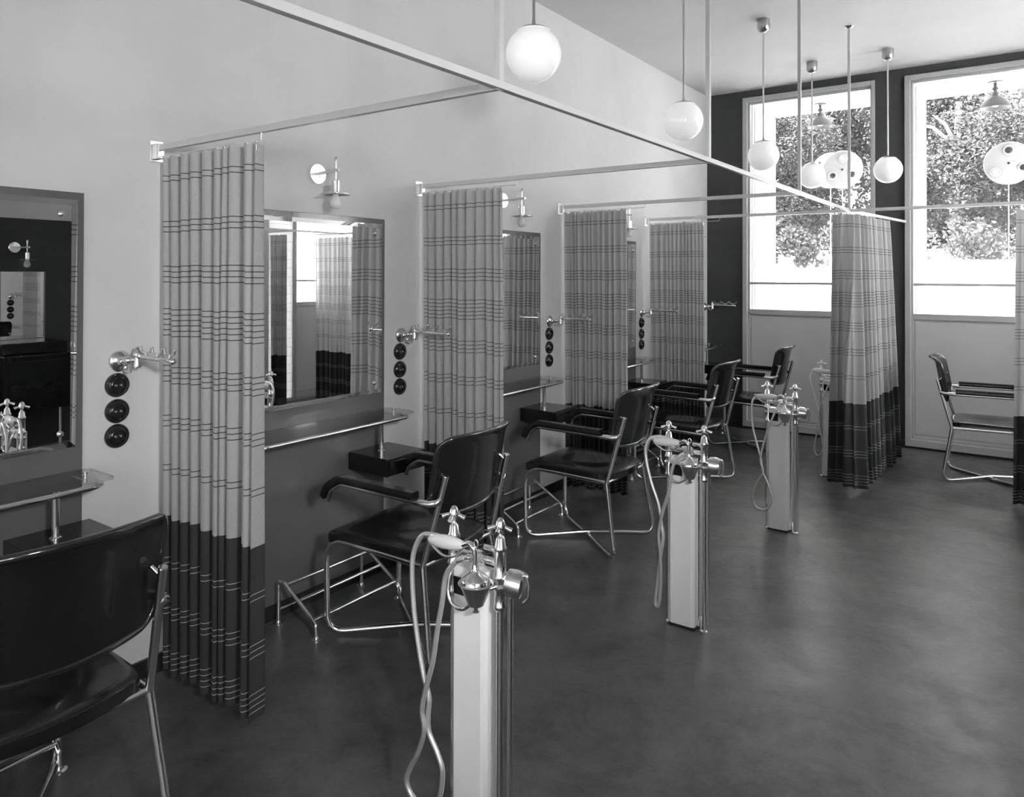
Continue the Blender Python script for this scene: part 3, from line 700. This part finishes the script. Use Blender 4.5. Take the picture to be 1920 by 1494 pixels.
def make_basin(i, y, label):
    t = thing('shampoo_column', label, 'shower column', (1.570, y, 0), 0, 'white shower columns with taps')
    # column: enamelled channel with rounded corners
    c = plate(MB(), [(-.058, .006), (-.052, 0), (.044, 0), (.053, .004), (.060, .014), (.062, .048), (-.058, .048)], .0, .765)
    c.build('column', M_ENAMEL, t)
    plate(MB(), [(-.062, -.004), (.064, -.004), (.066, .052), (-.062, .052)], 0, .008).build('base_plate', M_BASE, t)
    for sx, zt in ((-.068, .0), (.104, .0)):
        yy = .018 if sx < 0 else .012
        MB().tube([(sx, yy, 0), (sx, yy, .70)], .0105, 14).lathe([(.017, 0), (.017, .006), (.011, .012)], (sx, yy, 0), 'z', 16).build('supply_pipe', M_CHROME, t)
        b = MB().lathe([(.0135, .672), (.0185, .678), (.0185, .686), (.016, .690), (.016, .726), (.0195, .731), (.0195, .738), (.013, .745), (.013, .752), (.0195, .760), (.0195, .768), (.0165, .772), (.0165, .834), (.0195, .838), (.0195, .846), (.0155, .851), (.0125, .872), (.0085, .876), (.006, .880), (.006, .896)], (sx, yy, 0), 'z', 24)
        v = b.build('tap', M_CHROME, t)
        h_ = MB().lathe([(.007, .884), (.009, .892), (.015, .896), (.0165, .903), (.0135, .910), (.0115, .918), (.0075, .924), (.003, .927)], (sx, yy, 0), 'z', 20)
        for q in range(4):
            a = q * PI / 2 + .35; dx, dy = math.cos(a), math.sin(a)
            h_.tube([(sx + dx * .006, yy + dy * .006, .902), (sx + dx * .018, yy + dy * .018, .9005), (sx + dx * .034, yy + dy * .034, .894)], [.0055, .0052, .0072], 10)
        h_.build('cross_handle', M_CHROME, v)
    MB().tube([(.083, .034, 0), (.083, .034, .72)], .0075, 12).lathe([(.016, 0), (.016, .02), (.010, .05), (.0078, .06)], (.083, .034, 0), 'z', 14).build('waste_pipe', M_CHROME, t)
    MB().tube([(.104, .060, 0), (.104, .060, .73), (.104, .020, .75)], .0085, 12).lathe([(.013, .69), (.013, .705)], (.104, .060, 0), 'z', 14).build('riser_pipe', M_CHROME, t)
    # manifold between the taps
    mnf = MB().tube([(-.068, .018, .80), (.104, .012, .80)], .0105, 14).tube([(.05, .004, .80), (.05, -.018, .815)], .014, 14).lathe([(.019, -.02), (.021, -.012), (.021, .012), (.019, .02)], (.02, .014, .80), 'x', 20)
    mnf.tube(fil([(.05, .012, .835), (.085, .012, .835), (.104, .012, .81)], .02), .008, 12)
    mnf.tube([(-.068, .018, .742), (.104, .012, .742)], .008, 12); mnf.build('manifold', M_CHROME, t)
    MB().box(-.052, .005, -.004, .0, .685, .735, .0015).build('clamp_plate', M_BLACK, t)
    # vacuum valve at the right
    vv = MB().lathe([(.015, 0), (.026, .006), (.036, .014), (.038, .04), (.035, .058), (.024, .064), (.01, .066)], (.108, .022, .752), d=(.95, .25, -.12), seg=24)
    vv.tube(fil([(.165, .03, .772), (.178, .034, .778), (.184, .036, .75), (.182, .036, .715), (.168, .034, .70)], .02), .005, 10); vv.build('mixer_valve', M_CHROME, t)
    # hand shower
    hs = MB().tube(smooth([(-.122, -.028, .832), (-.08, -.03, .836), (.0, -.03, .842), (.028, -.032, .852), (.046, -.033, .842), (.051, -.033, .815), (.051, -.033, .79)], 6), [.0075] * 13 + [.0085] * 12 + [.0075] * 12, 12)
    hs.lathe([(.008, 0), (.010, -.012), (.016, -.022), (.036, -.034), (.043, -.048), (.042, -.056), (.040, -.058)], (.051, -.033, .800), 'z', 32)
    hs.tube([(.054 + .007 * math.cos(a), -.033, .858 + .010 * math.sin(a)) for a in [2 * PI * q / 12 for q in range(12)]], .0022, 8, closed=True)
    hs = hs.build('hand_shower', M_CHROME, t)
    MB().lathe([(.009, -.062), (.015, -.052), (.0185, -.03), (.020, -.004), (.0185, .026), (.014, .05), (.010, .062)], (-.057, -.030, .838), d=(.997, .01, .06), seg=24).build('porcelain_grip', M_PORC, hs)
    gd = MB().tube(smooth([(-.124, -.030, .830), (-.098, -.031, .812), (-.065, -.032, .798), (-.03, -.032, .803), (0, -.031, .826), (.008, -.03, .842)], 6), .0042, 10); gd.build('cradle_wire', M_CHROME, t)
    MB().lathe([(.022, 0), (.046, .058), (.050, .060), (.0475, .0605), (.044, .058), (.020, .003)], (.054, -.033, .690), 'z', 32).lathe([(.006, -.022), (.010, -.020), (.010, -.016), (.006, -.012), (.009, 0)], (.054, -.033, .690), 'z', 16).lathe([(.012, -.002), (.012, .004)], (.054, -.033, .690)).build('cup', M_CHROME, t)
    MB().tube([(.086, -.02, .735), (.10, .0, .74)], .006, 10).build('cup_bracket', M_CHROME, t)
    MB().tube(smooth([(-.05, .0, .775), (-.050, -.02, .745), (-.048, -.03, .70), (-.032, -.033, .672), (.002, -.034, .664), (.030, -.034, .680), (.040, -.033, .70)], 6), .0058, 12).build('drain_loop', M_CHROME, t)
    # hose with ribbed surface
    P = HOSES[i]; n = len(P); pts = []
    for k, (x, z) in enumerate(P):
        s = k / (n - 1); yy = -.030 - .018 * math.sin(s * PI) + .010 * math.cos(s * PI)
        pts.append((x, yy, z))
    sm = smooth(pts, 12)
    # resample at 3 mm and rib the radius
    L = [0]
    for a, b in zip(sm, sm[1:]): L.append(L[-1] + (b - a).length)
    stp = .0017 if i < 2 else .003; N_ = int(L[-1] / stp); res = []; j = 0
    for k in range(N_ + 1):
        q = L[-1] * k / N_
        while j < len(L) - 2 and L[j + 1] < q: j += 1
        f = (q - L[j]) / max(1e-9, L[j + 1] - L[j]); res.append(sm[j].lerp(sm[j + 1], f))
    rad = [.0076 + (.0006 if (k % 2) else -.0009) for k in range(len(res))] if i < 2 else [.0060 + (.0006 if k % 2 else -.0004) for k in range(len(res))]
    MB().tube(res, rad, 8 if i < 2 else 7).build('hose', M_HOSE, t, clean=False)
    MB().tube(fil([(-.062, -.029, .838), (-.115, -.029, .843), (-.135, -.03, .840)], .02), .0072, 10).tube([pts[-2], pts[-1], (.034, -.012, .812)], .0082, 12).build('hose_coupling', M_CHROME, t)
    return t
for i, (y, lb) in enumerate(((1.627, 'white shower column nearest to the camera, cut by the bottom edge'), (3.173, 'white shower column second from the front, hose hanging almost straight'),
                             (4.719, 'white shower column third from the front, with a looped hose'), (6.20, 'white shower column farthest away, half hidden by the corner curtain'))):
    make_basin(i, y, lb)

# ------------------------------------------------------------------ pendant globe lamps
def make_globe(lab):
    t = thing('globe_lamp', lab, 'pendant lamp', (0, 0, 0), 0, 'white globe pendants')
    R = .115
    MB().lathe([(.012, -.10), (.028, -.095), (.042, -.078), (.046, -.055), (.046, 0)], (0, 0, ZC), 'z', 28).build('ceiling_canopy', M_CANOPY, t)
    MB().tube([(0, 0, ZC - .09), (0, 0, 2.51 + R + .012)], .0068, 12).build('rod', M_NICKEL, t)
    th = [PI / 2 * .40 * k / 6 for k in range(7)]
    MB().lathe([((R + .004) * math.sin(a) + .001, (R + .004) * math.cos(a)) for a in th][::-1] + [(.010, R + .008), (.007, R + .03)], (0, 0, 2.51), 'z', 36).build('cap', M_NICKEL, t)
    MB().ball((0, 0, 2.51), R, 48).build('globe', M_GLOBE, t)
    return t
gl = make_globe('white globe pendant largest and nearest, beside the first rail hanger'); gl.location = (1.205, 2.50, 0)
dup(gl, (1.205, 4.09, 0), 0, 'white globe pendant second nearest, against the left wall')
dup(gl, (1.218, 5.62, 0), 0, 'white globe pendant left of the left window, over its bright recess')
dup(gl, (1.247, 7.0, 0), 0, 'small white globe pendant in front of the round disc in the left window')
dup(gl, (1.872, 6.97, 0), 0, 'white globe pendant before the dark pier between the two windows')

# ------------------------------------------------------------------ things seen in mirrors on the opposite side
xw = XR - .05
tag(MB().box(xw - .012, xw, 2.15, 3.06, .92, 1.62, .002).build('wall_mirror', M_MIRROR), 'small mirror on the dark screen wall opposite, seen in the left mirror', 'mirror')
c = dup(sc0, (xw, 2.80, 1.84), PI, 'chrome wall lamp on the dark screen wall opposite, seen in the left mirror', 'chrome reflector wall lamps')
t = thing('cash_cabinet', 'black cabinet on chrome legs opposite, seen in the left mirror', 'cabinet', (4.45, 2.95, 0))
MB().box(-.26, .26, -.42, .28, .42, .90, .01).build('body', M_LACQ, t)
MB().box(-.16, .26, -.40, .12, .90, 1.0, .01).build('upper_box', M_LACQ, t)
dr = [MB().box(-.275, -.26, -.38, .24, a_, a_ + .18, .004).build('drawer', M_LACQ, t) for a_ in (.46, .67)]
for sx in (-.22, .22):
    for sy in (-.36, .22): MB().tube([(sx, sy, 0), (sx, sy, .42)], .014, 12).build('leg', M_CHROME, t)
t = thing('white_washstand', 'rounded white washstand near the right wall, seen in the second mirror', 'washstand', (4.45, 4.72, 0))
MB().lathe([(.20, 0), (.20, .70), (.27, .80), (.30, .86), (.29, .87), (.24, .84)], (0, 0, 0), 'z', 40).build('bowl', M_PORC, t)
MB().tube(fil([(.2, 0, .85), (.2, 0, 1.02), (.08, 0, 1.02), (.08, 0, .96)], .03), .012, 12).build('spout', M_CHROME, t)
t = thing('towel_stack', 'dark folded towels on a wall shelf, seen in the second mirror', 'towels', (4.62, 4.95, 1.22))
for k in range(4): MB().box(-.12, .12, -.18 + .01 * k, .17 - .01 * (k % 2), .06 * k, .06 * k + .055, .02).build('towel', M_BASE, t)
t = thing('wall_shelf', 'wall shelf holding dark towels, seen in the second mirror', 'shelf', (4.62, 4.95, 1.2))
MB().box(-.16, .18, -.24, .24, -.0, .02, .003).build('board', M_FRAME, t)
for sy in (-.2, .17): MB().box(.14, .18, sy, sy + .03, -.14, 0).build('bracket', M_FRAME, t)

# ------------------------------------------------------------------ outside the far windows
def outdoor_lamp(x, y, lab):
    t = thing('outdoor_lamp', lab, 'outdoor lamp', (x, y, HEAD + .02), 0, 'enamel lamps under the recess soffit')
    MB().lathe([(.065, 0), (.065, -.008), (.02, -.014)], (0, 0, 0), 'z', 24).tube([(0, 0, -.01), (0, 0, -.12)], .014, 12).lathe([(.02, -.05), (.026, -.055), (.026, -.075), (.02, -.08)], (0, 0, 0), 'z', 16).build('mount', M_SHADE, t)
    MB().lathe([(.03, -.10), (.034, -.13), (.07, -.15), (.105, -.185), (.122, -.225), (.127, -.245), (.123, -.245), (.10, -.19), (.06, -.155), (.02, -.14)], (0, 0, 0), 'z', 36).build('shade', M_SHADE, t)
    MB().ball((0, 0, -.20), .035, 16).build('bulb', M_BULB, t)
outdoor_lamp(1.05, 8.20, 'dome lamp under the recess soffit outside the left window')
outdoor_lamp(2.60, 8.20, 'dome lamp under the recess soffit outside the right window')
def disc(x, y, z, label, sp):
    t = thing('disc_sign', label, 'disc', (x, y, 0), 0, 'round pale discs on poles')
    R = .205
    MB().lathe([(R, -.006), (R, .006)], (0, 0, z), 'y', 48).build('disc', M_DISC, t)
    MB().tube([(R * math.cos(a), 0, z + R * math.sin(a)) for a in [2 * PI * q / 40 for q in range(40)]], .006, 8, closed=True).build('rim', M_RING, t)
    for k, (dx, dz, rr, kind) in enumerate(sp):
        a = MB().lathe([(rr, -.012), (rr * .8, -.016), (.001, -.018)], (dx, 0, z + dz), 'y', 20)
        a.build('spot', M_SPOT if kind else M_RING, t)
        if rr > .02: MB().tube([(dx + rr * 1.25 * math.cos(b), -.010, z + dz + rr * 1.25 * math.sin(b)) for b in [2 * PI * q / 20 for q in range(20)]], .007, 6, closed=True).build('spot_ring', M_RING, t)
    MB().tube([(0, .012, -.12), (0, .012, z + .03)], .0035, 8).build('pole', M_RING, t)
disc(1.16, 8.75, 2.78, 'round pale disc with dark spots on a pole outside the left window', [(.01, .12, .032, 0), (-.10, -.06, .03, 1), (.10, -.06, .03, 1), (0, 0, .012, 1)])
disc(.93, 9.25, 2.85, 'fainter reflected double of the disc, partly behind the small globe, outside the left window', [(-.12, .10, .016, 1), (.03, .06, .02, 1), (.15, .02, .016, 1), (0, -.1, .012, 1)])  # glass reflection of the left disc, modelled as a second disc
disc(2.69, 8.75, 2.72, 'round pale disc with dark spots on a pole outside the right window', [(.0, .13, .032, 1), (-.11, -.08, .03, 0), (.12, -.05, .03, 1), (0, 0, .012, 1)])
struct('hillside', MB().add([(-25, 23, -.2), (25, 23, -.2), (25, 36, 16), (-25, 36, 16)], [(0, 1, 2, 3)], False).add([(-25, 23, -.4), (25, 23, -.4), (25, 36.4, 16), (-25, 36.4, 16)], [(3, 2, 1, 0)], False), mat('backing_hillside', .02, .9, noise=(.8, .013, .028)), label='hillside added behind the hedge to close bright sky gaps')  # backing slope, added so bright sky does not show through the foliage
struct('ground', MB().box(-14, 20, 8.62, 40, -.3, -.12), M_GROUND, label='sunlit pale gravel ground outside')
struct('ground_side', MB().box(XR + .16, 20, -14, 8.62, -.3, -.12), M_GROUND, label='pale gravel ground outside the right wall')
t = thing('bounce_facade', 'added white house wall bouncing sun into the right side window, in the second mirror', 'house', (9.2, 4.0, -.12))  # facade added to bounce sun through the right side window
MB().box(0, 3, -7, 7, 0, 6.2).build('walls', M_WHITE, t); MB().box(-.3, 3.3, -7.3, 7.3, 6.2, 6.4, .02).build('roof', M_DARKWALL, t)
for k in range(4): MB().box(-.02, .02, -5.5 + k * 3.2, -4.5 + k * 3.2, 3.6, 4.9).build('window', M_FRAME, t)
t = thing('garden_wall', 'low white sunlit wall beyond the windows', 'wall', (0, 13.5, -.12))
MB().box(-8, 14, -.12, .12, 0, 2.08).build('wall_body', M_WHITE, t); MB().box(-8, 14, -.16, .16, 2.08, 2.15, .01).build('coping', M_WHITE, t)
t = thing('garden_hut', 'small white hut with flat roof outside the right window', 'hut', (2.35, 11.6, -.12))
MB().box(-.32, .32, -.3, .3, 0, 1.85).build('walls', M_WHITE, t); MB().box(-.42, .42, -.4, .4, 1.85, 1.93, .01).build('roof', M_WHITE, t)

def tree(x, y, h, crown, n, lab, seed, drop=0.):
    rnd = random.Random(seed)
    t = thing('tree', lab, 'tree', (x, y, -.12), 0, 'leafy trees beyond the windows')
    tr = MB().tube(smooth([(0, 0, 0), (.05, .02, h * .3), (-.04, .0, h * .6), (.05, 0, h)], 4), [.12 - .006 * k for k in range(13)], 10)
    for k in range(7):
        a = rnd.uniform(0, 2 * PI); q = rnd.uniform(.8, 1.3); z = h * rnd.uniform(.45, .85); tr.tube([(0, 0, z), (math.cos(a) * crown * .35 * q, math.sin(a) * crown * .35 * q, z + .35), (math.cos(a) * crown * .7 * q, math.sin(a) * crown * .7 * q, z + .45)], [.045, .03, .012], 8)
    tr.build('trunk', M_BARK, t)
    vs = []; fs = []
    cl = []
    for k in range(34):
        a = rnd.uniform(0, 2 * PI); r = crown * math.sqrt(rnd.random()); z = h * .78 + rnd.uniform(-1, 1) * h * .34 * math.sqrt(max(0, 1 - (r / crown) ** 2)) - drop * (r / crown)
        cl.append((r * math.cos(a), r * math.sin(a), z, rnd.uniform(.35, .7)))
    for k in range(n):
        cx, cy, cz, cr = rnd.choice(cl); v = Vector((rnd.gauss(0, 1), rnd.gauss(0, 1), rnd.gauss(0, 1))).normalized() * cr * (rnd.random() ** .4)
        c = Vector((cx, cy, cz)) + v * Vector((1, 1, .75)).length / 1.6; s = rnd.uniform(.028, .055)
        a = Vector((rnd.gauss(0, 1), rnd.gauss(0, 1), rnd.gauss(0, .6))).normalized(); b = a.cross(Vector((rnd.gauss(0, 1), rnd.gauss(0, 1), rnd.gauss(0, 1)))).normalized()
        o = len(vs); vs += [c - a * s, c + b * s * .42, c + a * s, c - b * s * .42]; fs.append((o, o + 1, o + 2, o + 3))
    me = bpy.data.meshes.new('foliage'); me.from_pydata([tuple(v) for v in vs], [], fs); me.update(); me.materials.append(M_LEAF)
    o = bpy.data.objects.new('foliage', me); COL.objects.link(o); o.parent = t; o['kind'] = 'stuff'
for k, (x, y, h_, cr, lab) in enumerate([(-1.5, 15.4, 4.7, 1.35, 'leafy tree beyond the garden wall, in the left window'), (1.75, 15.6, 4.9, 1.3, 'leafy tree beyond the garden wall, left part of the right window'),
        (5.8, 15.8, 4.8, 1.3, 'leafy tree beyond the garden wall, far right')]):
    tree(x, y, h_, cr, 26000, lab, 100 + k, .3)
rnd = random.Random(5); vs = []; fs = []
t = thing('climbing_plant', 'ragged climbing plant spilling over the white garden wall', 'climbing plant', (0, 13.05, 0))
bl = [(rnd.uniform(-4, 6), rnd.uniform(-.12, .1), rnd.uniform(1.85, 2.3), rnd.uniform(.12, .3)) for _ in range(70)]
for k in range(9000):
    cx, cy, cz, cr = rnd.choice(bl); v = Vector((rnd.gauss(0, 1), rnd.gauss(0, .5), rnd.gauss(0, 1))).normalized() * cr * (rnd.random() ** .4)
    c = Vector((cx, cy, cz)) + v; s_ = rnd.uniform(.025, .05)
    a = Vector((rnd.gauss(0, 1), rnd.gauss(0, .6), rnd.gauss(0, 1))).normalized(); b = a.cross(Vector((rnd.gauss(0, .4), 1, rnd.gauss(0, .4)))).normalized()
    o = len(vs); vs += [c - a * s_, c + b * s_ * .5, c + a * s_, c - b * s_ * .5]; fs.append((o, o + 1, o + 2, o + 3))
me = bpy.data.meshes.new('foliage'); me.from_pydata([tuple(v) for v in vs], [], fs); me.update(); me.materials.append(M_LEAF)
o = bpy.data.objects.new('foliage', me); COL.objects.link(o); o.parent = t; o['kind'] = 'stuff'
# tall overgrown hedge closing the view
rnd = random.Random(77); vs = []; fs = []
t = thing('tall_hedge', 'tall dense hedge behind the garden trees', 'hedge', (1.0, 19.6, -.12))
blobs = [(rnd.uniform(-9, 9), rnd.uniform(-1.0, 1.0), rnd.uniform(1.6, 8.6), rnd.uniform(.5, 1.0)) for _ in range(260)]
for k in range(120000):
    cx, cy, cz, cr = rnd.choice(blobs); v = Vector((rnd.gauss(0, 1), rnd.gauss(0, 1), rnd.gauss(0, 1))).normalized() * cr * (rnd.random() ** .3)
    c = Vector((cx, cy, cz)) + v; s_ = rnd.uniform(.04, .08)
    a = Vector((rnd.gauss(0, 1), rnd.gauss(0, .6), rnd.gauss(0, 1))).normalized(); b = a.cross(Vector((rnd.gauss(0, .4), 1, rnd.gauss(0, .4)))).normalized()
    o = len(vs); vs += [c - a * s_, c + b * s_ * .5, c + a * s_, c - b * s_ * .5]; fs.append((o, o + 1, o + 2, o + 3))
me = bpy.data.meshes.new('foliage'); me.from_pydata([tuple(v) for v in vs], [], fs); me.update(); me.materials.append(M_LEAF)
o = bpy.data.objects.new('foliage', me); COL.objects.link(o); o.parent = t; o['kind'] = 'stuff'
st = MB()
for k in range(10):
    x = -8.5 + k * 1.9; st.tube([(x, 0, 0), (x + rnd.uniform(-.3, .3), 0, 3.), (x + rnd.uniform(-.4, .4), 0, 7.)], [.12, .09, .04], 8)
o = st.build('stems', M_BARK, t); o['kind'] = 'stuff'
